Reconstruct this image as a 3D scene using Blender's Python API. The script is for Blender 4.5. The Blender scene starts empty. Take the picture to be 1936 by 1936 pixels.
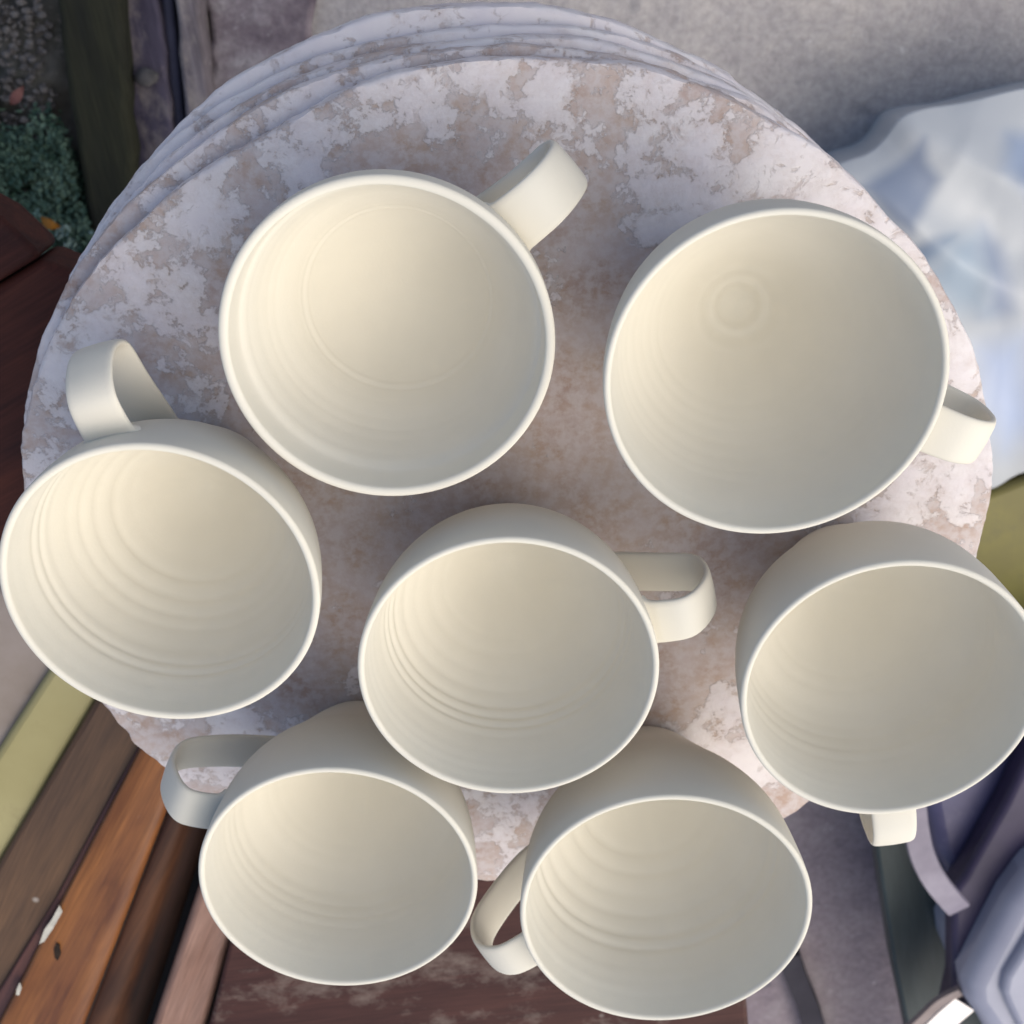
import bpy, bmesh, math, random
from mathutils import Vector, Matrix, noise
R = math.radians
random.seed(7)
CM = 0.01                                   # everything below is written in centimetres
SC = bpy.context.scene
COL = SC.collection

# ------------------------------------------------------------------ camera
F_PX, TILT, ROLL, CAM_H, HALF = 2553.3, R(25.771), R(-0.132), 41.05, 968.0
fw = Vector((0, -math.sin(TILT), -math.cos(TILT)))
rt0 = Vector((1, 0, 0)); up0 = Vector((0, math.cos(TILT), -math.sin(TILT)))
rt = math.cos(ROLL) * rt0 + math.sin(ROLL) * up0
up = -math.sin(ROLL) * rt0 + math.cos(ROLL) * up0
cam_d = bpy.data.cameras.new("camera"); cam = bpy.data.objects.new("camera", cam_d)
COL.objects.link(cam)
cam.matrix_world = Matrix(((rt.x, up.x, -fw.x, 0), (rt.y, up.y, -fw.y, 0), (rt.z, up.z, -fw.z, CAM_H * CM), (0, 0, 0, 1)))
cam_d.sensor_width = 3.2
cam_d.lens = 3.2 * F_PX / 1936.0
cam_d.clip_start = 0.01; cam_d.clip_end = 500
cam_d.dof.use_dof = True
cam_d.dof.focus_distance = 0.375
cam_d.dof.aperture_fstop = 2.4
SC.camera = cam

# ------------------------------------------------------------------ sky, sun, exposure
SUN_EL, SUN_AZ = R(55), R(118)              # azimuth clockwise from +Y: low right of the picture
w = bpy.data.worlds.new("World"); SC.world = w; w.use_nodes = True
nt = w.node_tree
sky = nt.nodes.new("ShaderNodeTexSky"); sky.sky_type = 'NISHITA'; sky.sun_disc = False
sky.sun_elevation = SUN_EL; sky.sun_rotation = SUN_AZ; sky.air_density = 1.0; sky.dust_density = 4.0; sky.ozone_density = 2.0
nt.links.new(sky.outputs[0], nt.nodes["Background"].inputs[0])
nt.nodes["Background"].inputs[1].default_value = 0.15
sd = bpy.data.lights.new("sun", 'SUN'); sun = bpy.data.objects.new("sun", sd); COL.objects.link(sun)
sd.energy = 1.5; sd.angle = R(80); sd.color = (1.0, 0.94, 0.70)
sdir = Vector((math.sin(SUN_AZ) * math.cos(SUN_EL), math.cos(SUN_AZ) * math.cos(SUN_EL), math.sin(SUN_EL)))
sun.rotation_euler = sdir.to_track_quat('Z', 'Y').to_euler()
SC.view_settings.view_transform = 'Standard'; SC.view_settings.look = 'None'
SC.view_settings.exposure = 0.20; SC.view_settings.gamma = 1.0

# ------------------------------------------------------------------ helpers
def at(px, py, z):
    """a point of the photograph measured on the horizontal plane at height z (cm)"""
    d = fw + (px - HALF) / F_PX * rt - (py - HALF) / F_PX * up
    t = (z - CAM_H) / d.z
    return (d.x * t, d.y * t)

def tag(o, label=None, cat=None, group=None, kind=None):
    if label: o['label'] = label
    if cat: o['category'] = cat
    if group: o['group'] = group
    if kind: o['kind'] = kind
    return o

def empty(name, x, y, z):
    o = bpy.data.objects.new(name, None); COL.objects.link(o)
    o.location = (x * CM, y * CM, z * CM); o.empty_display_size = 0.01
    return o

def mesh_obj(name, verts, faces, mat, parent=None, loc=None, smooth=True, auto=None):
    """verts in cm, relative to loc (cm)"""
    me = bpy.data.meshes.new(name)
    me.from_pydata([(a * CM, b * CM, c * CM) for a, b, c in verts], [], faces)
    me.materials.append(mat)
    o = bpy.data.objects.new(name, me); COL.objects.link(o)
    if loc: o.location = tuple(v * CM for v in loc)
    if parent: o.parent = parent
    if smooth: me.polygons.foreach_set('use_smooth', [True] * len(me.polygons))
    if auto:
        me.set_sharp_from_angle(angle=R(auto))
    me.update()
    return o

def bevel(o, width, seg=2):
    m = o.modifiers.new("bevel", 'BEVEL'); m.width = width * CM; m.segments = seg; m.limit_method = 'ANGLE'; m.angle_limit = R(35)
    return o

def catmull(pts, per, closed=True):
    out = []; n = len(pts)
    rng = range(n) if closed else range(n - 1)
    for i in rng:
        if closed: a, b, c, d = pts[i - 1], pts[i], pts[(i + 1) % n], pts[(i + 2) % n]
        else: a, b, c, d = pts[max(i - 1, 0)], pts[i], pts[i + 1], pts[min(i + 2, n - 1)]
        for k in range(per):
            t = k / per
            out.append(tuple(0.5 * (2 * q + (r - p) * t + (2 * p - 5 * q + 4 * r - s) * t * t + (-p + 3 * q - 3 * r + s) * t ** 3)
                             for p, q, r, s in zip(a, b, c, d)))
    if not closed: out.append(tuple(pts[-1]))
    return out

# ------------------------------------------------------------------ materials
def new_mat(name, rough=0.6, spec=0.3):
    m = bpy.data.materials.new(name); m.use_nodes = True
    n = m.node_tree; b = n.nodes["Principled BSDF"]
    b.inputs["Roughness"].default_value = rough
    b.inputs["Specular IOR Level"].default_value = spec
    return m, n, b

def node(n, typ, **kw):
    o = n.nodes.new(typ)
    for k, v in kw.items():
        if k in o.inputs: o.inputs[k].default_value = v
        else: setattr(o, k, v)
    return o

def coords(n, scale=(1, 1, 1), rot=0.0, off=(0, 0, 0), use='Object'):
    tc = n.nodes.new("ShaderNodeTexCoord"); mp = n.nodes.new("ShaderNodeMapping")
    mp.inputs["Scale"].default_value = scale; mp.inputs["Location"].default_value = off
    r0 = n.nodes.new("ShaderNodeVectorRotate"); r0.rotation_type = 'Z_AXIS'; r0.inputs["Angle"].default_value = -rot
    n.links.new(tc.outputs[use], r0.inputs["Vector"]); n.links.new(r0.outputs[0], mp.inputs["Vector"])
    return mp.outputs[0]

def nz(n, vec, scale, detail=4, rough=0.55, dist=0.0):
    t = node(n, "ShaderNodeTexNoise", Scale=scale, Detail=detail, Roughness=rough, Distortion=dist)
    n.links.new(vec, t.inputs["Vector"])
    return t.outputs["Fac"]

def ramp(n, fac, stops, interp='LINEAR'):
    r = n.nodes.new("ShaderNodeValToRGB"); r.color_ramp.interpolation = interp
    e = r.color_ramp.elements
    while len(e) < len(stops): e.new(0.5)
    for i, (p, c) in enumerate(stops):
        e[i].position = p
        e[i].color = (c, c, c, 1) if not isinstance(c, tuple) else (*c, 1)
    n.links.new(fac, r.inputs[0])
    return r.outputs[0]

def mix(n, fac, a, b, mode='MIX'):
    m = n.nodes.new("ShaderNodeMix"); m.data_type = 'RGBA'; m.blend_type = mode
    for s, v in ((m.inputs["Factor"], fac), (m.inputs["A"], a), (m.inputs["B"], b)):
        if isinstance(v, (int, float)): s.default_value = v
        elif isinstance(v, tuple): s.default_value = (*v, 1)
        else: n.links.new(v, s)
    return m.outputs["Result"]

def math_n(n, op, a, b=0.0, clamp=False):
    m = n.nodes.new("ShaderNodeMath"); m.operation = op; m.use_clamp = clamp
    for s, v in ((m.inputs[0], a), (m.inputs[1], b)):
        if isinstance(v, (int, float)): s.default_value = v
        else: n.links.new(v, s)
    return m.outputs[0]

def bump(n, b, h, strength=0.4, dist=0.001):
    u = n.nodes.new("ShaderNodeBump"); u.inputs["Strength"].default_value = strength; u.inputs["Distance"].default_value = dist
    n.links.new(h, u.inputs["Height"]); n.links.new(u.outputs[0], b.inputs["Normal"])

def clay_mat():
    m, n, b = new_mat("leather_hard_clay", 0.75, 0.2)
    v = coords(n)
    f = nz(n, v, 26, 3)
    c = ramp(n, f, [(0.3, (0.68, 0.645, 0.560)), (0.7, (0.72, 0.685, 0.600))])
    n.links.new(c, b.inputs["Base Color"])
    g = nz(n, v, 900, 3)
    bump(n, b, g, 0.10, 0.0004)
    r = ramp(n, nz(n, v, 60, 2), [(0.3, 0.68), (0.7, 0.85)])
    n.links.new(r, b.inputs["Roughness"])
    b.inputs["Subsurface Weight"].default_value = 0.0
    return m

def bat_mat(name, off, brown=0.0, cx=0.0, cy=-0.195, rad=0.165):
    """pale plaster residue over tan board; thicker towards the rim where it is never scraped"""
    m, n, b = new_mat(name, 0.8, 0.2)
    v = coords(n, off=off)
    tan = ramp(n, nz(n, v, 35, 5), [(0.3, (0.40, 0.29, 0.25)), (0.5, (0.47, 0.355, 0.295)), (0.72, (0.52, 0.42, 0.36))])
    haze = ramp(n, nz(n, v, 75, 6, 0.65, 0.1), [(0.38, 0.0), (0.62, 0.72)])
    tan = mix(n, haze, tan, (0.56, 0.50, 0.51))
    speck = ramp(n, nz(n, v, 260, 5, 0.65), [(0.42, 0.0), (0.60, 0.7)])
    tan = mix(n, speck, tan, (0.58, 0.53, 0.53))
    big = nz(n, v, 34, 11, 0.72, 0.1)
    # distance from the middle of the board
    tc = n.nodes.new("ShaderNodeTexCoord"); sx = n.nodes.new("ShaderNodeSeparateXYZ"); n.links.new(tc.outputs["Object"], sx.inputs[0])
    px = math_n(n, 'DIVIDE', sx.outputs[0], rad); py = math_n(n, 'DIVIDE', sx.outputs[1], rad)
    rr = math_n(n, 'SQRT', math_n(n, 'ADD', math_n(n, 'MULTIPLY', px, px), math_n(n, 'MULTIPLY', py, py)))
    edge = ramp(n, rr, [(0.0, 0.0), (0.50, 0.02), (0.76, 0.12), (0.92, 0.145), (1.0, 0.09)])
    s = math_n(n, 'SUBTRACT', math_n(n, 'ADD', big, edge), brown)
    patch = ramp(n, s, [(0.598, 0.0), (0.620, 0.62), (0.72, 0.95)])
    white = ramp(n, nz(n, v, 60, 4), [(0.3, (0.70, 0.65, 0.68)), (0.7, (0.78, 0.74, 0.74))])
    holes = ramp(n, nz(n, v, 120, 7, 0.7, 0.5), [(0.56, 0.0), (0.64, 0.75)])
    patch = math_n(n, 'MULTIPLY', patch, math_n(n, 'SUBTRACT', 1.0, holes))
    c = mix(n, patch, tan, white)
    n.links.new(c, b.inputs["Base Color"])
    h = math_n(n, 'ADD', math_n(n, 'MULTIPLY', patch, 0.6), math_n(n, 'MULTIPLY', nz(n, v, 300, 5, 0.6), 0.5))
    bump(n, b, h, 0.7, 0.0006)
    return m

def wood_mat(name, dark, light, rot, grain=1.0, rough=0.45, spots=(0.5, 0.46, 0.42), spot_amt=0.5, smear=0.0, spec=0.4, off=(0, 0, 0)):
    m, n, b = new_mat(name, rough, spec)
    v = coords(n, scale=(1.0, 9.0, 9.0), rot=rot, off=off)
    g = nz(n, v, 14 * grain, 6, 0.6, 0.6)
    big = nz(n, coords(n, off=off), 13, 3)
    fac = math_n(n, 'ADD', math_n(n, 'MULTIPLY', g, 0.6), math_n(n, 'MULTIPLY', big, 0.4))
    c = ramp(n, fac, [(0.36, dark), (0.62, light)])
    fine = ramp(n, nz(n, coords(n, scale=(1, 22, 22), rot=rot, off=off), 60 * grain, 4), [(0.35, 0.78), (0.65, 1.08)])
    c = mix(n, 1.0, c, fine, 'MULTIPLY')
    vo = n.nodes.new("ShaderNodeTexVoronoi"); vo.inputs["Scale"].default_value = 55
    n.links.new(coords(n, off=off), vo.inputs["Vector"])
    sp = ramp(n, vo.outputs["Distance"], [(0.05, 1.0), (0.12, 0.0)])
    keep = ramp(n, nz(n, coords(n, off=(3 + off[0], 1, 0)), 25, 2), [(0.52, 0.0), (0.58, spot_amt)])
    c = mix(n, math_n(n, 'MULTIPLY', sp, keep), c, spots)
    if smear:
        sm = ramp(n, nz(n, coords(n, scale=(1, 1.4, 1), rot=rot, off=(1.7, 0.3, 0)), 30, 9, 0.72, 0.0), [(0.52, 0.0), (0.68, smear)])
        c = mix(n, sm, c, (0.42, 0.36, 0.31))
    n.links.new(c, b.inputs["Base Color"])
    bump(n, b, g, 0.35, 0.0008)
    return m

def plain_mat(name, c1, c2, scale=20, rough=0.5, spec=0.4, bs=0.2, dirt=None, trans=0.0):
    m, n, b = new_mat(name, rough, spec)
    v = coords(n)
    f = nz(n, v, scale, 5, 0.6)
    c = ramp(n, f, [(0.32, c1), (0.68, c2)])
    if dirt:
        d = ramp(n, nz(n, v, scale * 3.1, 6, 0.7), [(0.55, 0.0), (0.72, dirt[1])])
        c = mix(n, d, c, dirt[0])
    n.links.new(c, b.inputs["Base Color"])
    bump(n, b, nz(n, v, scale * 8, 4), bs, 0.0006)
    return m

def concrete_mat(name, c1, c2, c3, pits=0.6, off=(0, 0, 0)):
    m, n, b = new_mat(name, 0.85, 0.25)
    v = coords(n, off=off)
    a = nz(n, v, 6, 6, 0.6); f = nz(n, v, 45, 7, 0.68); g = nz(n, v, 190, 4, 0.7)
    fac = math_n(n, 'ADD', math_n(n, 'MULTIPLY', a, 0.5), math_n(n, 'MULTIPLY', f, 0.5))
    c = ramp(n, fac, [(0.36, c1), (0.5, c2), (0.66, c3)])
    gr = ramp(n, g, [(0.35, 0.84), (0.65, 1.12)])
    c = mix(n, 1.0, c, gr, 'MULTIPLY')
    vo = n.nodes.new("ShaderNodeTexVoronoi"); vo.inputs["Scale"].default_value = 24; vo.inputs["Randomness"].default_value = 1.0
    n.links.new(v, vo.inputs["Vector"])
    sp = ramp(n, math_n(n, 'ADD', vo.outputs["Distance"], math_n(n, 'MULTIPLY', f, 0.16)), [(0.16, 1.0), (0.24, 0.0)])
    keep = ramp(n, nz(n, coords(n, off=(5, 2, 0)), 9, 2), [(0.50, 0.0), (0.60, pits)])
    pit = math_n(n, 'MULTIPLY', sp, keep)
    c = mix(n, pit, c, (0.10, 0.11, 0.14))
    lt = ramp(n, nz(n, coords(n, off=(9, 4, 0)), 70, 5, 0.7), [(0.62, 0.0), (0.74, 0.5)])
    c = mix(n, lt, c, (0.62, 0.60, 0.62))
    n.links.new(c, b.inputs["Base Color"])
    h = math_n(n, 'SUBTRACT', math_n(n, 'ADD', f, math_n(n, 'MULTIPLY', g, 0.4)), pit)
    bump(n, b, h, 0.6, 0.003)
    return m

# ------------------------------------------------------------------ the ground
GZ = -50.0
M_conc = concrete_mat("old_concrete", (0.27, 0.25, 0.265), (0.35, 0.33, 0.335), (0.44, 0.41, 0.40))
ground = mesh_obj("ground", [(-4000, -4000, 0), (4000, -4000, 0), (4000, 4000, 0), (-4000, 4000, 0)], [(0, 1, 2, 3)], M_conc, loc=(0, 0, GZ))
tag(ground, kind='structure')

def slab(name, pts_px, z, thick, mat, parent=None, bev=0.15, per_edge=1, wob=0.0, seed=0):
    """a solid board or slab whose top face was measured at height z; the sides are vertical"""
    pts = [at(x, y, z) for x, y in pts_px]
    cx = sum(p[0] for p in pts) / len(pts); cy = sum(p[1] for p in pts) / len(pts)
    ring = []
    n = len(pts)
    for i in range(n):
        a, b = pts[i], pts[(i + 1) % n]
        L = math.hypot(b[0] - a[0], b[1] - a[1]); k = max(1, int(L / per_edge)) if wob else 1
        nx, ny = (b[1] - a[1]) / (L + 1e-9), -(b[0] - a[0]) / (L + 1e-9)
        for j in range(k):
            t = j / k; x = a[0] + (b[0] - a[0]) * t; y = a[1] + (b[1] - a[1]) * t
            q = noise.noise(Vector((x * 0.8, y * 0.8, seed))) * wob if wob else 0
            ring.append((x + nx * q - cx, y + ny * q - cy))
    area = sum(ring[i][0] * ring[(i + 1) % len(ring)][1] - ring[(i + 1) % len(ring)][0] * ring[i][1] for i in range(len(ring)))
    if area < 0: ring.reverse()
    m = len(ring)
    V = [(x, y, 0) for x, y in ring] + [(x, y, -thick) for x, y in ring]
    Fc = [tuple(range(m)), tuple(range(2 * m - 1, m - 1, -1))] + [(i, i + m, (i + 1) % m + m, (i + 1) % m) for i in range(m)]
    px, py, pz = (0, 0, 0)
    if parent: px, py, pz = [v / CM for v in parent.location]
    o = mesh_obj(name, V, Fc, mat, parent, loc=(cx - px, cy - py, z - pz), auto=30)
    if bev: bevel(o, bev, 3)
    return o

# rough speckled concrete between the timber edging and the smoother concrete
M_dark_conc = concrete_mat("shade_tinted_concrete", (0.20, 0.165, 0.195), (0.27, 0.225, 0.25), (0.33, 0.29, 0.31), pits=0.5, off=(2, 7, 0))
tag(slab("shaded_ground", [(1395, 1400), (1700, 1300), (2300, 1300), (2300, 2600), (1200, 2600)], GZ + 0.6, 0.5, M_dark_conc, bev=0.2), kind='structure')  # added darker slab; shade on the ground is put into its colour
M_rough = concrete_mat("rough_footing", (0.09, 0.07, 0.09), (0.20, 0.165, 0.185), (0.40, 0.37, 0.385), pits=0.8, off=(4, 1, 0))
tag(slab("footing", [(384, -500), (640, -500), (610, -200), (600, 0), (560, 200), (600, 420), (432, 420), (398, 200)], GZ + 0.9, 0.8, M_rough, bev=0.4, per_edge=0.8, wob=0.9), kind='structure')
M_soil = plain_mat("soil", (0.035, 0.04, 0.035), (0.13, 0.12, 0.11), 26, 0.95, 0.1, 1.0, dirt=((0.22, 0.20, 0.19), 0.8))
bm = bmesh.new()
poly = [(-500, -500), (130, -500), (130, 0), (150, 250), (230, 520), (150, 760), (-500, 760)]
pts = [at(x, y, GZ) for x, y in poly]
x0, x1 = min(p[0] for p in pts), max(p[0] for p in pts); y0, y1 = min(p[1] for p in pts), max(p[1] for p in pts)
NX, NY = 110, 150
V = []
for j in range(NY + 1):
    for i in range(NX + 1):
        x = x0 + (x1 - x0) * i / NX; y = y0 + (y1 - y0) * j / NY
        h = 1.6 + 1.3 * noise.fractal(Vector((x * 0.22, y * 0.22, 1)), 1.0, 2.0, 5)
        V.append((x, y, h))
Fc = [(j * (NX + 1) + i, j * (NX + 1) + i + 1, (j + 1) * (NX + 1) + i + 1, (j + 1) * (NX + 1) + i) for j in range(NY) for i in range(NX)]
soil = mesh_obj("soil", V, Fc, M_soil, loc=(0, 0, GZ)); tag(soil, kind='structure')

# timber edging by the soil bed
M_olive = wood_mat("mossy_timber", (0.024, 0.024, 0.020), (0.046, 0.045, 0.028), R(98), 0.6, 0.9, spot_amt=0.0, spec=0.1)
M_grey = wood_mat("weathered_timber", (0.036, 0.030, 0.050), (0.105, 0.09, 0.125), R(98), 0.8, 0.85, spots=(0.5, 0.46, 0.5), spot_amt=0.8, smear=0.35, spec=0.15)
M_grey2 = wood_mat("weathered_board", (0.10, 0.08, 0.085), (0.26, 0.225, 0.24), R(98), 0.8, 0.85, spots=(0.5, 0.46, 0.5), spot_amt=0.7, smear=0.6, spec=0.15, off=(2, 3, 0))
M_navy = plain_mat("slate_blue_strip", (0.05, 0.052, 0.085), (0.10, 0.10, 0.155), 18, 0.6, 0.3)
tag(slab("timber_edging", [(103, -500), (232, -500), (230, 0), (240, 150), (262, 420), (300, 640), (200, 640), (160, 380), (128, 180), (105, 0)], GZ + 4.0, 5, M_olive, bev=0.5, per_edge=1, wob=0.3),
    "olive green mossy timber running beside the soil bed at upper left", "timber")
tag(slab("weathered_board", [(228, -500), (296, -500), (298, 0), (316, 130), (345, 420), (262, 420), (244, 200), (231, 0)], GZ + 2.4, 3, M_grey, bev=0.3, per_edge=1, wob=0.25),
    "dark weathered board splashed with plaster next to the olive timber", "board")
tag(slab("groove_strip", [(302, -500), (324, -500), (326, 0), (344, 200), (372, 420), (350, 420), (322, 200), (304, 0)], GZ + 1.6, 2, M_navy, bev=0.3),  # low slate blue strip laid in the groove between the boards
    "thin slate blue strip filling the groove between two weathered boards", "gap_fill")
tag(slab("weathered_board", [(328, -500), (374, -500), (376, 0), (396, 180), (430, 420), (380, 420), (348, 200), (330, 0)], GZ + 2.8, 3, M_grey2, bev=0.3, per_edge=1, wob=0.25),
    "narrow pale grey weathered board right of the slate blue strip", "board")

# moss and ground cover, leaves and stones
M_moss = plain_mat("moss_leaves", (0.012, 0.042, 0.026), (0.11, 0.17, 0.125), 60, 0.6, 0.3, 0.0)
M_moss2 = plain_mat("pale_moss", (0.12, 0.20, 0.165), (0.27, 0.33, 0.29), 90, 0.7, 0.3, 0.0)
def leaf_cloud(count, test, size, zr, seed):
    rnd = random.Random(seed); V = []; Fc = []
    n = 0
    while n < count:
        px, py = rnd.uniform(-60, 260), rnd.uniform(90, 620)
        if not test(px, py, rnd): continue
        n += 1
        x, y = at(px, py, GZ + 2); z = rnd.uniform(*zr)
        s = size * rnd.uniform(0.5, 1.5); a = rnd.uniform(0, 6.28); t = rnd.uniform(-0.9, 0.9); u = rnd.uniform(-0.9, 0.9)
        M = Matrix.Rotation(a, 3, 'Z') @ Matrix.Rotation(t, 3, 'X') @ Matrix.Rotation(u, 3, 'Y')
        k = len(V)
        for q in ((-s, 0, 0), (0, -0.55 * s, 0.12 * s), (s, 0, 0), (0, 0.55 * s, 0.12 * s)):
            p = M @ Vector(q); V.append((x + p.x, y + p.y, z + p.z))
        Fc += [(k, k + 1, k + 2), (k, k + 2, k + 3)]
    return V, Fc
def in_moss(px, py, rnd):
    edge = 105 + (py - 130) * 0.32
    if px > edge - 8: return False
    d = noise.noise(Vector((px * 0.016, py * 0.016, 3)))
    return rnd.random() < max(0, min(1, (py - 190) / 160)) * (0.55 + d)
def in_pale(px, py, rnd):
    if px > 105 + (py - 130) * 0.32: return False
    return noise.noise(Vector((px * 0.03, py * 0.03, 9))) + (py - px * 0.75 - 350) / 260 > 0.12 and py > 260
V, Fc = leaf_cloud(26000, in_moss, 0.20, (2.2, 4.6), 5)
tag(mesh_obj("moss", V, Fc, M_moss, loc=(0, 0, GZ), smooth=False), "dark green moss and small leaves growing on the soil bed", "moss", kind='stuff')
V, Fc = leaf_cloud(7000, in_pale, 0.16, (3.6, 5.0), 6)
tag(mesh_obj("lichen", V, Fc, M_moss2, loc=(0, 0, GZ), smooth=False), "pale blue green lichen flakes along the lower edge of the moss", "lichen", kind='stuff')

def leaf(px, py, z, L, W, az, c, name, label):
    mat = plain_mat(name + "_skin", tuple(v * 0.6 for v in c), c, 120, 0.6, 0.3)
    V = []; n = 10
    for i in range(n + 1):
        t = i / n; wd = W * math.sin(math.pi * t) ** 0.8 * (1 - 0.25 * t)
        zz = 0.35 * math.sin(t * 3)
        V += [(t * L - L / 2, -wd, zz + 0.15), (t * L - L / 2, 0, zz), (t * L - L / 2, wd, zz + 0.2)]
    Fc = []
    for i in range(n):
        a = 3 * i; Fc += [(a, a + 3, a + 4, a + 1), (a + 1, a + 4, a + 5, a + 2)]
    x, y = at(px, py, z)
    o = mesh_obj(name, V, Fc, mat, loc=(x, y, z)); o.rotation_euler = (0.15, 0.1, az)
    s = o.modifiers.new("solid", 'SOLIDIFY'); s.thickness = 0.0004
    return tag(o, label, "leaf")
leaf(97, 418, GZ + 5.4, 1.3, 0.4, R(-30), (0.42, 0.17, 0.02), "fallen_leaf", "small orange fallen leaf lying on the green moss")
leaf(33, 180, GZ + 4.2, 1.4, 0.35, R(50), (0.22, 0.09, 0.08), "fallen_leaf", "small reddish fallen leaf on the bare soil at upper left")

def stone_mesh(r, seed):
    b = bmesh.new(); bmesh.ops.create_icosphere(b, subdivisions=2, radius=1)
    V = []
    for v in b.verts:
        k = 1 + 0.35 * noise.noise(v.co * 1.3 + Vector((seed, 0, 0)))
        V.append((v.co.x * r * k, v.co.y * r * k * 0.8, v.co.z * r * k * 0.6))
    Fc = [tuple(v.index for v in f.verts) for f in b.faces]; b.free()
    return V, Fc
M_stone = plain_mat("plaster_crumbs", (0.06, 0.055, 0.055), (0.17, 0.155, 0.15), 60, 0.9, 0.2, 0.4)
VV, FF = [], []
rnd = random.Random(12)
for i in range(900):
    px, py = rnd.uniform(-40, 110), rnd.uniform(-40, 520)
    if px > 95 + max(0, py - 130) * 0.3: continue
    x, y = at(px, py, GZ + 2); s = rnd.choice([0.10, 0.13, 0.17, 0.28]); vv, ff = stone_mesh(s, i); k = len(VV)
    z = rnd.uniform(1.8, 3.2)
    VV += [(a + x, b + y, c + z) for a, b, c in vv]; FF += [tuple(q + k for q in f) for f in ff]
tag(mesh_obj("gravel", VV, FF, M_stone, loc=(0, 0, GZ), smooth=False), "loose pale grit scattered over the dark soil", "gravel", kind='stuff')
x, y = at(276, 146, GZ + 2.9); vv, ff = stone_mesh(0.75, 4)
o = mesh_obj("plaster_lump", vv, ff, M_stone, loc=(x, y, GZ + 2.9)); tag(o, "pale plaster lump stuck on the dark weathered board", "plaster lump")

# ------------------------------------------------------------------ the bench that carries the bats
BZ = -6.0                                   # top of the bench = underside of the stack
bx, by = at(900, 1300, BZ)
bench = empty("wooden_bench", bx, by, GZ)
tag(bench, "dark brown wooden bench with plaster smears under the stack of bats", "bench")
ang = lambda a, b: math.atan2(at(*b, BZ)[1] - at(*a, BZ)[1], at(*b, BZ)[0] - at(*a, BZ)[0])
g1 = ang((262, 1410), (30, 1860)); g2 = ang((76, 486), (0, 533)); g3 = ang((400, 1700), (300, 1936))
M_w_red = wood_mat("dark_red_wood", (0.026, 0.009, 0.010), (0.070, 0.021, 0.015), g2, 0.6, 0.6, spot_amt=0.25, spec=0.15)
M_w_board = wood_mat("smeared_board", (0.038, 0.015, 0.014), (0.072, 0.029, 0.024), R(8), 0.6, 0.6, smear=0.28, spot_amt=0.7, spec=0.2)
M_w_brown = wood_mat("brown_board", (0.055, 0.030, 0.018), (0.13, 0.070, 0.035), g1, 0.6, 0.5, spot_amt=0.6, off=(1, 0, 0))
M_w_orange = wood_mat("orange_varnished_wood", (0.10, 0.032, 0.012), (0.27, 0.105, 0.030), g1, 0.5, 0.4, spot_amt=0.35, off=(3, 0, 0))
M_w_pink = wood_mat("pinkish_bar", (0.22, 0.115, 0.08), (0.33, 0.20, 0.155), g3, 0.7, 0.5, spot_amt=0.6, off=(5, 0, 0))
M_gap_dark = wood_mat("black_gap_board", (0.010, 0.008, 0.010), (0.022, 0.017, 0.018), g3, 0.6, 0.6, spot_amt=0.2)
slab("plank", [(-260, 270), (0, 412), (62, 470), (76, 486), (0, 532), (-260, 690)], -10, 2.6, M_w_red, bench, 0.3)
slab("plank", [(79, 489), (110, 505), (240, 545), (420, 640), (430, 1300), (40, 1180), (27, 1195), (26, 1222), (0, 1252), (-260, 1330), (-260, 700), (0, 537)], -10.2, 2.6, M_w_red, bench, 0.35)
slab("plank", [(180, 1325), (330, 1180), (520, 1340), (280, 1412), (232, 1490), (146, 1655), (-40, 1970), (-190, 2200), (-330, 2200), (0, 1628)], -8.0, 2.4, M_w_brown, bench, 0.25)
slab("board", [(432, 1790), (455, 1700), (600, 1240), (1300, 1240), (1406, 1500), (1411, 1880), (1420, 2000), (1450, 2500), (200, 2500), (396, 1936)], BZ, 2.2, M_w_board, bench, 0.2)['label'] = "wide dark red board smeared with plaster"
# orange beam: flat top, rounded shoulder falling away into the gap
def beam(name, L0, L1, w_px0, w_px1, z, mat, shoulder, drop, parent, wob=0.05):
    a = Vector(at(*L0, z)); b = Vector(at(*L1, z)); c = Vector(at(*w_px0, z)); d = Vector(at(*w_px1, z))
    V = []; Fc = []; N = 60
    prof = [(0.0, -drop), (0.0, -0.25), (0.02, -0.06), (0.06, 0.0), (shoulder * 0.5, 0.02), (shoulder, 0.0)]
    for k in range(1, 9):
        t = k / 8 * math.pi / 2
        prof.append((shoulder + (1 - shoulder) * math.sin(t), -(1 - math.cos(t)) * drop))
    m = len(prof)
    o0 = (a + b + c + d) / 4
    for i in range(N + 1):
        t = i / N; p = a.lerp(b, t); q = c.lerp(d, t)
        for s, h in prof:
            v = p.lerp(q, s)
            V.append((v.x - o0.x, v.y - o0.y, h + wob * noise.noise(Vector((v.x * .3, v.y * .3, s * 3)))))
    for i in range(N):
        for k in range(m - 1):
            Fc.append((i * m + k, (i + 1) * m + k, (i + 1) * m + k + 1, i * m + k + 1))
        Fc.append((i * m + m - 1, (i + 1) * m + m - 1, (i + 1) * m, i * m))
    Fc += [tuple(range(m)), tuple(reversed(range(N * m, N * m + m)))]
    pl = [v / CM for v in parent.location]
    return mesh_obj(name, V, Fc, mat, parent, loc=(o0.x - pl[0], o0.y - pl[1], z - pl[2]), auto=50)
bo = beam("beam", (380, 1190), (-190, 2300), (448, 1190), (20, 2300), -7.4, M_w_orange, 0.75, 0.5, bench)
M_w_shade = wood_mat("beam_shade_brown", (0.022, 0.010, 0.008), (0.10, 0.040, 0.018), g1, 0.45, 0.5, spot_amt=0.2, off=(4, 2, 0), spec=0.2)
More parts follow.
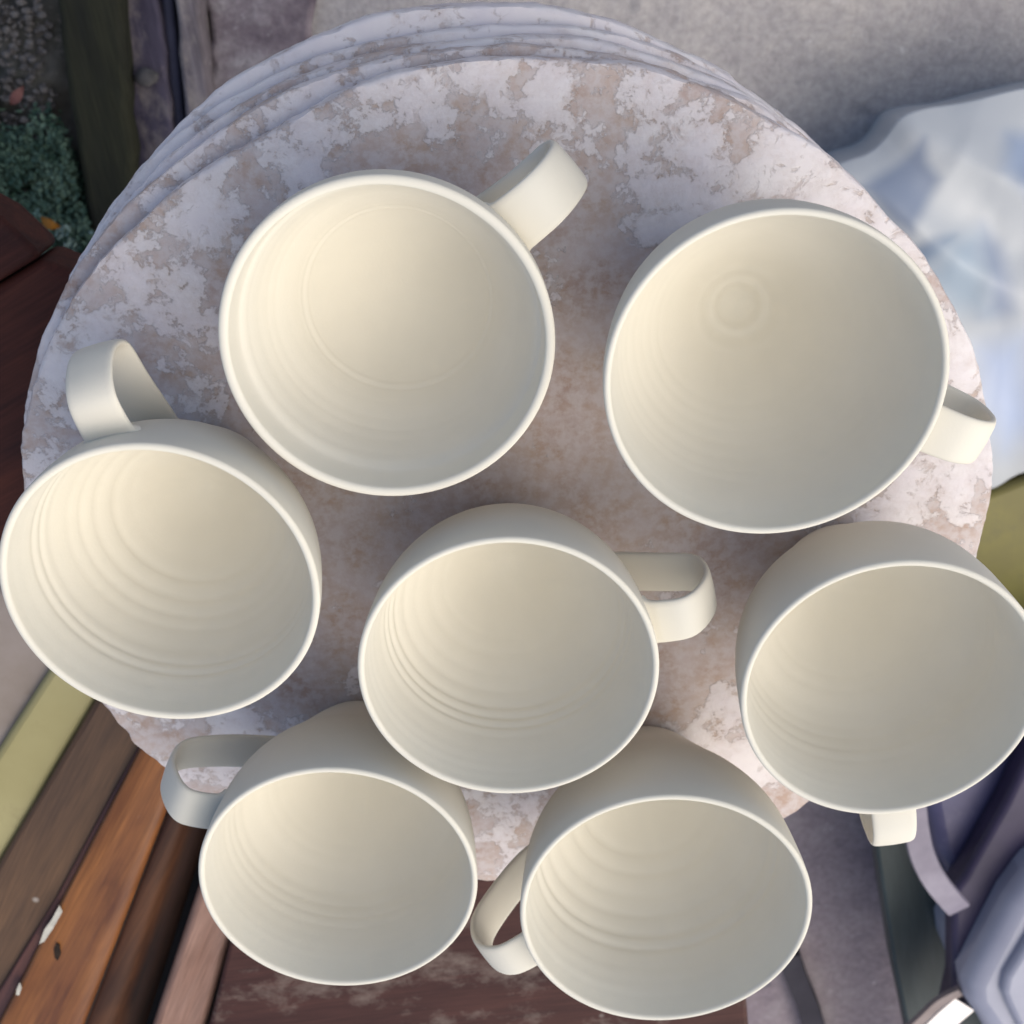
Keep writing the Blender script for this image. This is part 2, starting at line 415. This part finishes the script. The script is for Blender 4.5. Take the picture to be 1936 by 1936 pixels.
nb = beam("beam_shade_side", (449, 1190), (22, 2300), (520, 1190), (165, 2300), -7.75, M_w_shade, 0.25, 6.5, bench)  # beam's right side as its own part, shade put into the brown
nb['label'] = "dark brown rounded side of the orange beam, its shade put into the colour"
bo['label'] = "orange varnished beam with a rounded shoulder"
slab("trim_strip", [(262, 1412), (500, 1200), (520, 1210), (300, 1435), (240, 1550), (150, 1715), (-30, 2020), (-80, 2000), (105, 1700), (206, 1512)], -7.75, 1.6, wood_mat("purple_brown_strip", (0.05, 0.02, 0.022), (0.13, 0.05, 0.035), g1, 0.6, 0.5), bench, 0.12)
slab("bar", [(372, 1690), (460, 1430), (540, 1430), (432, 1790), (390, 1936), (250, 2500), (110, 2500), (290, 1936)], -6.6, 2.4, M_w_pink, bench, 0.35)
slab("gap_fill", [(280, 1300), (560, 1300), (430, 1900), (240, 2500), (-60, 2500)], -12.5, 2.0, M_gap_dark, bench, 0.1)  # added under-board: darkness of the open gap put into its black
for (px, py) in ((-160, 1000), (500, 1700), (1250, 1700), (1250, 1350)):
    x, y = at(px, py, -13); q = 2.2
    V = [(sx * q, sy * q, z) for z in (0, -GZ - 14.8) for sx, sy in ((-1, -1), (1, -1), (1, 1), (-1, 1))]
    top_z = 34.6 if True else 0
    o = mesh_obj("leg", [(a, b, (0.0 if c == 0 else top_z)) for a, b, c in V], [(3, 2, 1, 0), (4, 5, 6, 7), (0, 1, 5, 4), (1, 2, 6, 5), (2, 3, 7, 6), (3, 0, 4, 7)], M_w_red, bench, loc=(x - bx, y - by, 0.4), smooth=False)
    bevel(o, 0.2)
# paint scrapes and a dark knot on the orange beam: flat marks lying on the wood
def chip(name, pts_px, z, mat, parent):
    o = slab(name, pts_px, z, 0.04, mat, parent, 0.0)
    return o
M_chip = plain_mat("old_white_paint", (0.38, 0.36, 0.32), (0.55, 0.53, 0.47), 150, 0.8, 0.2)
M_knot = plain_mat("knot", (0.012, 0.008, 0.006), (0.03, 0.018, 0.012), 200, 0.8, 0.2)
chip("paint_chip", [(112, 1712), (118, 1724), (100, 1756), (84, 1780), (74, 1785), (84, 1757), (98, 1738)], -7.3, M_chip, bench)
chip("paint_chip", [(37, 1858), (41, 1868), (36, 1882), (30, 1881), (32, 1868)], -7.3, M_chip, bench)
chip("knot", [(107, 1783), (113, 1787), (115, 1805), (109, 1817), (103, 1810), (102, 1794)], -7.3, M_knot, bench)

M_yellow = plain_mat("yellow_green_paint", (0.28, 0.245, 0.11), (0.37, 0.33, 0.17), 9, 0.55, 0.35, 0.25, dirt=((0.20, 0.16, 0.07), 0.45))
yb = slab("yellow_board", [(150, 1180), (330, 1080), (200, 1300), (175, 1340), (112, 1445), (62, 1535), (0, 1634), (-280, 2080), (-420, 2080), (-50, 1490), (0, 1412), (60, 1318)], -8.4, 3, M_yellow, bev=0.35)
tag(yb, "yellow green painted board at the left edge below the leftmost cup", "board")
M_lilac = plain_mat("dusty_board", (0.22, 0.18, 0.15), (0.33, 0.285, 0.27), 14, 0.8, 0.2, 0.4, dirt=((0.16, 0.11, 0.07), 0.5))
tag(slab("dusty_board", [(-300, 1150), (60, 1100), (300, 1060), (150, 1300), (0, 1520), (-300, 1990)], -8.9, 1.5, M_lilac, bev=0.4),
    "dusty grey brown board beside the yellow green board", "board")

# ------------------------------------------------------------------ things on the ground at right
# plastic bag
def seg_d(p, a, b):
    ax, ay = a; bx_, by_ = b; dx, dy = bx_ - ax, by_ - ay
    t = max(0, min(1, ((p[0] - ax) * dx + (p[1] - ay) * dy) / (dx * dx + dy * dy + 1e-9)))
    return math.hypot(p[0] - ax - t * dx, p[1] - ay - t * dy)
def sdist(p, poly):
    ins = False; d = 1e9; n = len(poly)
    for i in range(n):
        a, b = poly[i], poly[(i + 1) % n]
        d = min(d, seg_d(p, a, b))
        if (a[1] > p[1]) != (b[1] > p[1]) and p[0] < (b[0] - a[0]) * (p[1] - a[1]) / (b[1] - a[1]) + a[0]: ins = not ins
    return -d if ins else d
BAGZ = -42.0
bag_px = catmull([(1560, 330), (1640, 290), (1672, 262), (1702, 224), (1745, 206), (1830, 192), (1940, 166), (2080, 150), (2260, 220), (2300, 500), (2240, 780), (2080, 860), (1936, 893), (1872, 925), (1780, 930), (1680, 760), (1600, 600), (1540, 440)], 14)
prints = [([(1630, 352), (1690, 315), (1748, 262), (1752, 305), (1778, 338), (1750, 390), (1724, 440), (1690, 420)], (0.24, 0.28, 0.37), 8),
          ([(1730, 470), (1765, 450), (1806, 446), (1785, 480), (1745, 505)], (0.18, 0.23, 0.32), 7),
          ([(1858, 425), (1890, 470), (1912, 540), (1918, 590), (1895, 600), (1855, 598), (1868, 570), (1866, 520), (1850, 470)], (0.27, 0.31, 0.41), 12),
          ([(1745, 525), (1800, 455), (1850, 440), (1868, 520), (1866, 590), (1800, 590)], (0.34, 0.41, 0.49), 18),
          ([(1905, 255), (2050, 250), (2050, 420), (1960, 380), (1900, 320)], (0.30, 0.36, 0.48), 12),
          ([(1850, 660), (1930, 640), (1960, 800), (1900, 850), (1850, 760)], (0.36, 0.43, 0.60), 22)]
cpx = (1900, 530); NR, NS = 90, len(bag_px)
V = []; colr = []; cxy = at(*cpx, BAGZ)
def hgt(x, y, rho):
    dome = 2.5 * (1 - rho ** 3)
    f1 = (noise.noise(Vector((x * 0.10 + y * 0.05, y * 0.12, 4))) ** 2 + 0.02) ** 0.5; f2 = (noise.noise(Vector((x * 0.25, y * 0.11 - x * 0.09, 8))) ** 2 + 0.02) ** 0.5
    return dome - 2.4 * f1 - 0.12 * f2 + 0.03 * noise.noise(Vector((x * 0.7, y * 0.7, 2)))
for j in range(NR + 1):
    rho = j / NR
    for i in range(NS):
        px = cpx[0] + (bag_px[i][0] - cpx[0]) * rho; py = cpx[1] + (bag_px[i][1] - cpx[1]) * rho
        x, y = at(px, py, BAGZ); h = hgt(x, y, rho)
        x, y = at(px, py, BAGZ + h)              # the outline was measured at the sheet's own height
        V.append((x - cxy[0], y - cxy[1], h))
        c = Vector((0.47, 0.49, 0.52))
        for pl, cc, soft in prints:
            d = sdist((px, py), pl); k = max(0, min(1, 0.5 - d / (4.5 * soft))); k = k * k * (3 - 2 * k)
            if k > 0: c = c.lerp(Vector(cc), k)
        colr.append((*c, 1))
Fc = [(j * NS + i, (j + 1) * NS + i, (j + 1) * NS + (i + 1) % NS, j * NS + (i + 1) % NS) for j in range(NR) for i in range(NS)]
# skirt down to the ground
k0 = len(V)
for q in range(1, 9):
    for i in range(NS):
        x, y, z = V[NR * NS + i]; t = q / 8
        V.append((x * (1 - 0.10 * t), y * (1 - 0.10 * t), z + (-50.0 + 42.0 - z) * t)); colr.append((0.47, 0.49, 0.52, 1))
for q in range(8):
    for i in range(NS):
        a = NR * NS + q * NS
        Fc.append((a + i, a + NS + i, a + NS + (i + 1) % NS, a + (i + 1) % NS))
m, n, b = new_mat("pale_plastic_film", 0.38, 0.5)
ca = n.nodes.new("ShaderNodeAttribute"); ca.attribute_name = "print"
n.links.new(ca.outputs["Color"], b.inputs["Base Color"])
bump(n, b, nz(n, coords(n), 22, 4, 0.55, 0.6), 0.06, 0.004)
bag = mesh_obj("plastic_bag", V, Fc, m, loc=(cxy[0], cxy[1], BAGZ))
att = bag.data.color_attributes.new("print", 'FLOAT_COLOR', 'POINT')
for i, c in enumerate(colr): att.data[i].color = c
tag(bag, "crumpled pale plastic bag with blue print on the concrete at upper right", "plastic bag")

# yellow tub under the bag
M_tub = plain_mat("mustard_plastic", (0.13, 0.11, 0.04), (0.24, 0.215, 0.05), 7, 0.5, 0.4, 0.25, dirt=((0.10, 0.085, 0.05), 0.6))
tx, ty = at(2010, 1080, -44)
tub = empty("yellow_tub", tx, ty, GZ); tag(tub, "mustard yellow plastic tub right of the bats, below the plastic bag", "tub")
slab("body", [(1790, 990), (1870, 945), (2150, 872), (2300, 1230), (1800, 1290)], -44.4, 5.6, M_tub, tub, 0.6)
slab("lid", [(1780, 975), (1866, 935), (1936, 908), (2160, 850), (2320, 1250), (1790, 1310)], -43.2, 1.1, M_tub, tub, 0.45)

# dark green board, navy tub, strap, grey plastic housing
M_green = wood_mat("dark_green_paint", (0.020, 0.032, 0.034), (0.045, 0.062, 0.064), R(-80), 0.7, 0.5, spot_amt=0.1, spec=0.4)
tag(slab("green_board", [(1620, 1440), (1800, 1400), (1860, 1720), (1900, 2400), (1800, 2400), (1713, 1936), (1690, 1830), (1655, 1600)], -38, 2.5, M_green, bev=0.3),
    "dark green painted board standing out right of the lowest cup", "board")
M_nav = plain_mat("navy_plastic", (0.045, 0.040, 0.095), (0.085, 0.08, 0.165), 12, 0.45, 0.4, 0.3, dirt=((0.18, 0.17, 0.24), 0.3))
nx_, ny_ = at(1935, 1560, -33)
nt_ = empty("navy_basket", nx_, ny_, GZ); tag(nt_, "dark navy plastic basket with a curved grey strap at lower right", "basket")
slab("body", [(1730, 1440), (1880, 1330), (2250, 1280), (2300, 1700), (1990, 1800), (1820, 1712), (1765, 1610)], -34.5, 14, M_nav, nt_, 1.2)
slab("rim", [(1800, 1690), (1822, 1660), (1900, 1520), (1990, 1330), (2080, 1330), (1990, 1560), (1890, 1740), (1850, 1860), (1780, 2060), (1760, 2040), (1800, 1860)], -32.5, 2.2,
     plain_mat("purple_black_rubber", (0.024, 0.018, 0.048), (0.05, 0.038, 0.085), 14, 0.5, 0.4, 0.3), nt_, 0.5)
def ribbon(name, px_pts, zs, width, thick, mat, parent=None):
    ctr = catmull([(*at(x, y, z), z) for (x, y), z in zip(px_pts, zs)], 10, False)
    V = []; Fc = []; N = len(ctr); o0 = Vector(ctr[N // 2])
    for i, p in enumerate(ctr):
        p = Vector(p); t = Vector(ctr[min(i + 1, N - 1)]) - Vector(ctr[max(i - 1, 0)]); t.normalize()
        s = t.cross(Vector((0, 0, 1))).normalized(); u = s.cross(t)
        w_ = width(i / (N - 1)) if callable(width) else width
        for a, b2 in ((-1, -.6), (-.9, 1), (.9, 1), (1, -.6)):
            V.append(tuple(p + s * a * w_ / 2 + u * b2 * thick / 2 - o0))
    for i in range(N - 1):
        for k in range(4): Fc.append((i * 4 + k, i * 4 + (k + 1) % 4, (i + 1) * 4 + (k + 1) % 4, (i + 1) * 4 + k))
    Fc += [(3, 2, 1, 0), tuple(range(4 * N - 4, 4 * N))]
    pl = [v / CM for v in parent.location] if parent else (0, 0, 0)
    return mesh_obj(name, V, Fc, mat, parent, loc=(o0.x - pl[0], o0.y - pl[1], o0.z - pl[2]), auto=40)
M_strap = plain_mat("grey_strap", (0.19, 0.165, 0.215), (0.30, 0.27, 0.33), 30, 0.5, 0.4, 0.2)
ribbon("strap", [(1725, 1500), (1733, 1570), (1745, 1620), (1768, 1666), (1800, 1706), (1812, 1718)], [-30.5, -30.2, -30, -30, -30.3, -30.8], 1.7, 0.35, M_strap, nt_)

M_house = plain_mat("grey_lilac_plastic", (0.27, 0.275, 0.36), (0.38, 0.385, 0.47), 8, 0.35, 0.5, 0.1)
hx, hy = at(1990, 1880, -31)
hs = empty("plastic_crate", hx, hy, GZ); tag(hs, "smooth grey lilac plastic crate corner cut by the lower right edge", "crate")
slab("body", [(1960, 1640), (2250, 1560), (2300, 2200), (1960, 2150), (1858, 1945), (1830, 1905), (1826, 1868), (1850, 1820), (1905, 1715)], -30, 18, M_house, hs, 1.4)
slab("panel", [(1985, 1710), (2250, 1640), (2300, 2200), (1990, 2080), (1905, 1905), (1895, 1880), (1900, 1850)], -29.3, 1.2, M_house, hs, 0.5)
M_metal, n_, b_ = new_mat("worn_steel", 0.3, 0.5); b_.inputs["Metallic"].default_value = 0.85; b_.inputs["Base Color"].default_value = (0.72, 0.68, 0.68, 1)
bump(n_, b_, nz(n_, coords(n_, scale=(1, 6, 1)), 40, 4), 0.3, 0.0006)
tag(ribbon("steel_strip", [(1690, 2010), (1750, 1960), (1790, 1922), (1822, 1895)], [-32, -32, -32, -32], 2.1, 0.5, M_metal),
    "bright steel strip beside the grey lilac crate at the bottom edge", "metal strip")
M_taupe = plain_mat("taupe_rubber", (0.24, 0.19, 0.18), (0.33, 0.27, 0.26), 40, 0.6, 0.3)
tag(ribbon("rubber_strip", [(1680, 1978), (1735, 1930), (1775, 1893), (1815, 1872)], [-31.6, -31.6, -31.6, -31.6], 0.75, 0.5, M_taupe),
    "thin taupe strip running along the bright steel strip", "strip")
# dark flat strip on the darker slab
M_dark_strip = plain_mat("dark_hose", (0.03, 0.027, 0.038), (0.055, 0.05, 0.065), 20, 0.7, 0.2)
tag(ribbon("dark_strip", [(1490, 1800), (1506, 1850), (1530, 1910), (1550, 1990), (1560, 2100)], [GZ + 1.8] * 5, 2.0, 1.3, M_dark_strip),
    "dark flat strip on the ground right of the lower right cup", "dark_strip")
# ------------------------------------------------------------------ the stack of bats
top_px = [(42, 880), (44, 820), (57, 745), (86, 665), (124, 595), (172, 520), (232, 450), (300, 385), (370, 332), (450, 283), (525, 240), (595, 200), (675, 163), (772, 138), (890, 116), (997, 111), (1100, 116),
          (1211, 131), (1336, 172), (1398, 192), (1455, 226), (1535, 272), (1615, 338), (1671, 397), (1740, 475), (1790, 556), (1833, 634), (1858, 711), (1870, 811), (1875, 888), (1873, 947),
          (1864, 1003), (1851, 1056), (1826, 1130), (1788, 1220), (1730, 1320), (1655, 1412), (1590, 1475), (1529, 1519), (1488, 1547), (1400, 1585), (1250, 1627), (1100, 1654), (1000, 1665),
          (930, 1669), (905, 1667), (800, 1655), (650, 1628), (500, 1578), (400, 1525), (315, 1457), (257, 1413), (235, 1381), (214, 1355), (160, 1290), (110, 1190), (72, 1090), (48, 980)]
def lower(arc, k=0.985):
    """outline of a bat further down: its own upper edge, the rest tucked just inside the bat above"""
    xa, xb = arc[0], arc[-1]
    rest = []
    on = False
    n_ = len(top_px)
    # start after the point of top_px nearest the arc's end, go round clockwise to the arc's start
    ie = min(range(n_), key=lambda i: math.hypot(top_px[i][0] - xb[0], top_px[i][1] - xb[1]))
    is_ = min(range(n_), key=lambda i: math.hypot(top_px[i][0] - xa[0], top_px[i][1] - xa[1]))
    i = (ie + 1) % n_
    while i != is_:
        x, y = top_px[i]; rest.append((955 + (x - 955) * k, 890 + (y - 890) * k)); i = (i + 1) % n_
    return list(arc) + rest
arcs = [None,
        [(47, 790), (52, 735), (66, 674), (92, 604), (118, 550), (160, 488), (214, 420), (270, 362), (345, 300), (432, 240), (522, 188), (605, 152), (700, 124), (800, 105), (900, 93), (1000, 89), (1100, 96), (1200, 112), (1300, 142), (1400, 182), (1462, 222)],
        [(116, 556), (152, 496), (195, 432), (252, 362), (330, 284), (430, 216), (540, 162), (660, 120), (800, 90), (950, 74), (1100, 76), (1200, 96), (1300, 128), (1400, 174), (1470, 220)],
        [(122, 545), (150, 500), (200, 410), (256, 336), (340, 250), (430, 184), (540, 127), (660, 88), (800, 58), (950, 48), (1100, 54), (1200, 78), (1300, 118), (1400, 172), (1500, 245), (1575, 312)],
        [(124, 540), (150, 488), (204, 396), (266, 316), (350, 220), (433, 148), (545, 90), (610, 62), (700, 34), (800, 18), (900, 10), (1000, 14), (1100, 29), (1180, 49), (1290, 100), (1376, 143), (1404, 168), (1454, 200), (1520, 252), (1580, 312)]]
labels = ["large round pottery bat mottled tan and white, topmost, carrying the seven cups",
          "second pottery bat of the stack, a crescent of it showing at upper left",
          "third pottery bat from the top of the stack, seen as a thin edge",
          "fourth pottery bat from the top, streaked edge above the third",
          "lowest visible pottery bat of the stack, whitest at its outer edge"]
THS = (1.15, 0.95, 1.25, 0.9, 1.75); ZT = 0.0
for k in range(5):
    TH = THS[k]; z = ZT; ZT -= TH
    if k == 0: px_l = top_px
    else: px_l = lower(arcs[k])
    pw = [at(x, y, z) for x, y in px_l]
    ring = catmull(pw, 6)
    cx = sum(p[0] for p in ring) / len(ring); cy = sum(p[1] for p in ring) / len(ring)
    if sum(ring[i - 1][0] * ring[i][1] - ring[i][0] * ring[i - 1][1] for i in range(len(ring))) < 0: ring.reverse()
    m_ = len(ring)
    th = TH - 0.03
    V = []; Fc = []
    prof = [(-0.16, 0.0), (-0.05, -0.03), (0.0, -0.14), (0.0, -th * 0.5), (-0.02, -th + 0.14), (-0.1, -th)]
    for s_, h_ in prof:
        for i in range(m_):
            x, y = ring[i]; d = math.hypot(x - cx, y - cy)
            q = 0.13 * noise.noise(Vector((x * 0.25, y * 0.25, k * 5.5))) + 0.06 * noise.noise(Vector((x * 0.9, y * 0.9, k * 7 + h_ * 0.8))) + 0.05 * noise.noise(Vector((x * 3.1, y * 3.1, k * 3 + h_ * 2)))
            hh = h_ + (0.05 * noise.noise(Vector((x * 1.4, y * 1.4, k))) if h_ > -0.2 and h_ < 0 else 0)
            f = (d + s_ + (q if s_ > -0.15 else q * 0.4)) / d
            V.append(((x - cx) * f, (y - cy) * f, hh))
    P_ = len(prof)
    for a in range(P_ - 1):
        for i in range(m_): Fc.append((a * m_ + i, (a + 1) * m_ + i, (a + 1) * m_ + (i + 1) % m_, a * m_ + (i + 1) % m_))
    # top face as rings so that it can carry a slight unevenness
    last = 0
    for f in (0.93, 0.7, 0.4, 0.12):
        base = len(V)
        for i in range(m_):
            x, y, _ = V[i]; V.append((x * f, y * f, 0.0))
        for i in range(m_): Fc.append((last + i, last + (i + 1) % m_, base + (i + 1) % m_, base + i))
        last = base
    V.append((0, 0, 0)); c0 = len(V) - 1
    for i in range(m_): Fc.append((last + i, last + (i + 1) % m_, c0))
    Fc.append(tuple(reversed(range((P_ - 1) * m_, P_ * m_))))
    mt = bat_mat("plaster_stained_board_%d" % k, (0.37 * k + 0.2, 0.11 * k, 0.0), brown=(0.0, 0.0, -0.05, -0.10, -0.16)[k])
    o = mesh_obj("pottery_bat", V, Fc, mt, loc=(cx, cy, z), auto=50)
    tag(o, labels[k], "pottery bat", "pottery bats stacked under the cups")

# ------------------------------------------------------------------ the cups
M_clay = clay_mat()
def interp(tab, z):
    for (z0, r0), (z1, r1) in zip(tab, tab[1:]):
        if z <= z1: t = (z - z0) / (z1 - z0); return r0 + (r1 - r0) * t
    return tab[-1][1]
def cup(x, y, Rr, h, az, reach, belly, rings, seed, label, lip=0.20, groove=None, button=0.0, oval=(0.0, 0.0), hz=(1.15, 1.9), outer_rings=0.008, width=1.5, ring_zone=(2.2, 5.8), swing=0.0, pitch=0.46):
    root = empty("clay_cup", x, y, 0.0)
    tag(root, label, "cup", "unglazed clay cups standing on the round bat")
    seg = 144
    # outer silhouette, foot to lip
    knots = [(0.0, 1.85), (0.12, 1.98), (0.8, 2.33), (1.8, 2.84 + (belly - 4.0) * 0.5), (2.9, 3.42 + (belly - 4.0) * 0.8), (4.0, belly), (5.2, belly + (Rr - belly) * 0.62), (h - 0.9, Rr - 0.05), (h - 0.08, Rr)]
    sm = catmull([(a, b, 0) for a, b in knots], 12, False)
    outer = [(a, b) for a, b, _ in sm]
    def ro(z): return interp(outer, z)
    def ring_d(z, th, amp):
        ph = z + th / (2 * math.pi) * pitch
        a = 0.5 + 0.5 * noise.noise(Vector((z * 0.9, seed * 3.1, 0)))
        zone = max(0.0, min(1.0, (z - ring_zone[0]) / 0.6)) * max(0.0, min(1.0, (ring_zone[1] - z) / 0.6)) * 0.85 + 0.15
        s = math.sin(ph * 2 * math.pi / pitch + 2.6 * noise.noise(Vector((z * 1.1, seed * 2.3, 0)))) 
        return amp * zone * a * (0.72 + 0.35 * math.cos(th - R(235))) * (s if s > 0 else s * 0.5)
    prof = []                                     # (r, z, ringamp)
    NO = 60
    for i in range(NO + 1):
        t = i / NO; z = 0.0 + (h - 0.10) * t
        prof.append((ro(z), z, outer_rings))
    # lip
    for k in range(1, 8):
        a = math.pi * k / 8
        prof.append((Rr - lip / 2 + math.cos(a) * lip / 2, h - 0.10 + math.sin(a) * 0.10, 0.0))
    floor_z = 0.55
    NI = 190; bowl = 4.2 if not groove else 2.6; pw = 2.3 if not groove else 3.4
    for i in range(NI + 1):
        u = 1 - i / NI; z = floor_z + (h - 0.10 - floor_z) * u ** 1.9
        wall = lip + 0.10 * min(1, (h - z) / 2.5)
        r = ro(z) - wall
        q = (z - floor_z) / bowl
        if q < 1: r *= max(0.0, 1 - (1 - q) ** pw) ** 0.5
        amp = rings * min(1.0, (h - z) / 1.0) * min(1.0, r / 2.5)
        if groove and abs(z - groove) < 0.3:
            r += 0.014 * math.exp(-((z - groove) / 0.06) ** 2) - 0.012 * math.exp(-((z - groove + 0.14) / 0.06) ** 2)
        if button and r < 1.6: z += 0.06 * math.exp(-((r - button) / 0.16) ** 2) + 0.03 * math.exp(-((r - button - 0.5) / 0.16) ** 2)
        prof.append((max(r, 0.004), z, amp))
    m_ = len(prof); V = []; Fc = []
    for i in range(seg):
        th = 2 * math.pi * i / seg; ct, st = math.cos(th), math.sin(th)
        ov = 1 + oval[0] * math.cos(2 * (th - oval[1])) + 0.0015 * math.sin(3 * th + seed)
        for r, z, amp in prof:
            fz = min(1, z / 4.0)
            rr = (r + (ring_d(z, th, amp) if amp else 0)) * (1 + (ov - 1) * fz)
            V.append((rr * ct, rr * st, z + 0.012 * math.sin(2 * th + seed) * fz))
    for i in range(seg):
        a, b2 = i * m_, ((i + 1) % seg) * m_
        for k in range(m_ - 1): Fc.append((a + k, b2 + k, b2 + k + 1, a + k + 1))
    Fc.append(tuple(i * m_ for i in reversed(range(seg))))
    Fc.append(tuple(i * m_ + m_ - 1 for i in range(seg)))
    mesh_obj("body", V, Fc, M_clay, root, auto=75)
    # handle: a flat pulled strap bent into an ear
    zt = h - hz[0]; zb = hz[1]
    pts = [(ro(zt) - 0.03, zt - 0.02), (ro(zt) + 0.35, zt + 0.16), ((ro(zt) + reach) / 2 + 0.1, zt + 0.22), (reach - 0.35, zt - 0.25), (reach, zt - 1.15), (reach - 0.25, zt - 2.2), ((ro(zb) + reach) / 2 + 0.15, zb + 0.75), (ro(zb) + 0.35, zb + 0.1), (ro(zb) - 0.05, zb)]
    path = catmull([(a, b2, 0) for a, b2 in pts], 9, False)
    N = len(path); V = []; Fc = []; cs = []
    K = 20
    for k in range(K):
        a = 2 * math.pi * k / K; e = 0.30
        cs.append((math.copysign(abs(math.cos(a)) ** e, math.cos(a)), math.copysign(abs(math.sin(a)) ** 0.75, math.sin(a))))
    for i, (r, z, _) in enumerate(path):
        t = i / (N - 1)
        r1, z1, _ = path[max(i - 1, 0)]; r2, z2, _ = path[min(i + 1, N - 1)]
        dx, dz = r2 - r1, z2 - z1; L = math.hypot(dx, dz) or 1; nx, nz2 = -dz / L, dx / L
        ends = max(0, 1 - min(t, 1 - t) / 0.09)
        wd = width * (1 - 0.10 * math.sin(math.pi * t)) * (1 + 0.16 * ends ** 2) / 2
        tk = (0.22 + 0.26 * ends ** 2) / 2
        sw = swing * math.sin(math.pi * t)
        for cu, cv in cs:
            bulge = 0.03 * (1 - cu * cu)
            V.append((r + nx * cv * (tk + bulge) - max(0, 1 - min(t, 1 - t) / 0.12) * (cu * wd) ** 2 / (2 * ro(z)), cu * wd + sw, z + nz2 * cv * (tk + bulge)))
    for i in range(N - 1):
        for k in range(K): Fc.append((i * K + k, i * K + (k + 1) % K, (i + 1) * K + (k + 1) % K, (i + 1) * K + k))
    Fc += [tuple(reversed(range(K))), tuple(range((N - 1) * K, N * K))]
    ca_, sa_ = math.cos(R(az)), math.sin(R(az))
    V = [(a * ca_ - b2 * sa_, a * sa_ + b2 * ca_, c) for a, b2, c in V]
    me = mesh_obj("handle", V, Fc, M_clay, root, auto=60)
    bmn = bmesh.new(); bmn.from_mesh(me.data); bmesh.ops.recalc_face_normals(bmn, faces=bmn.faces); bmn.to_mesh(me.data); bmn.free()
    return root

cup(-3.35, -11.69, 4.52, 6.5, 41, 6.5, 4.0, 0.008, 1, "cup nearest the top left, handle pointing up and right, one faint ring inside", lip=0.27, groove=2.45, width=1.65, hz=(1.2, 2.4))
cup(6.97, -12.38, 4.56, 7.48, -21, 6.95, 3.8, 0.012, 2, "large upper right cup, small raised spiral at the bottom, handle over the bat's edge", button=0.75, hz=(1.15, 2.7))
cup(-10.0, -18.6, 4.50, 7.5, 105, 6.45, 3.8, 0.048, 3, "leftmost cup with deep throwing rings, its handle pointing up", lip=0.23, oval=(0.012, R(150)), ring_zone=(2.0, 6.2), pitch=0.55, hz=(1.15, 2.9))
cup(-0.11, -21.45, 4.43, 7.43, 14, 6.3, 3.85, 0.048, 4, "middle cup surrounded by the other six, handle pointing right", ring_zone=(1.8, 5.4), hz=(1.15, 2.7))
cup(11.22, -22.22, 4.46, 7.46, -80, 7.05, 4.0, 0.03, 5, "cup cut by the right edge, the tip of its handle below the rim")
cup(-5.56, -29.28, 4.44, 7.47, 158, 6.2, 3.9, 0.02, 6, "bottom left cup with a smooth inside, looped handle pointing left", hz=(1.55, 2.1))
cup(4.9, -30.41, 4.68, 7.7, -151, 6.85, 4.0, 0.054, 7, "bottom right cup with throwing rings, handle pointing left towards its neighbour", ring_zone=(1.6, 5.6), pitch=0.6)
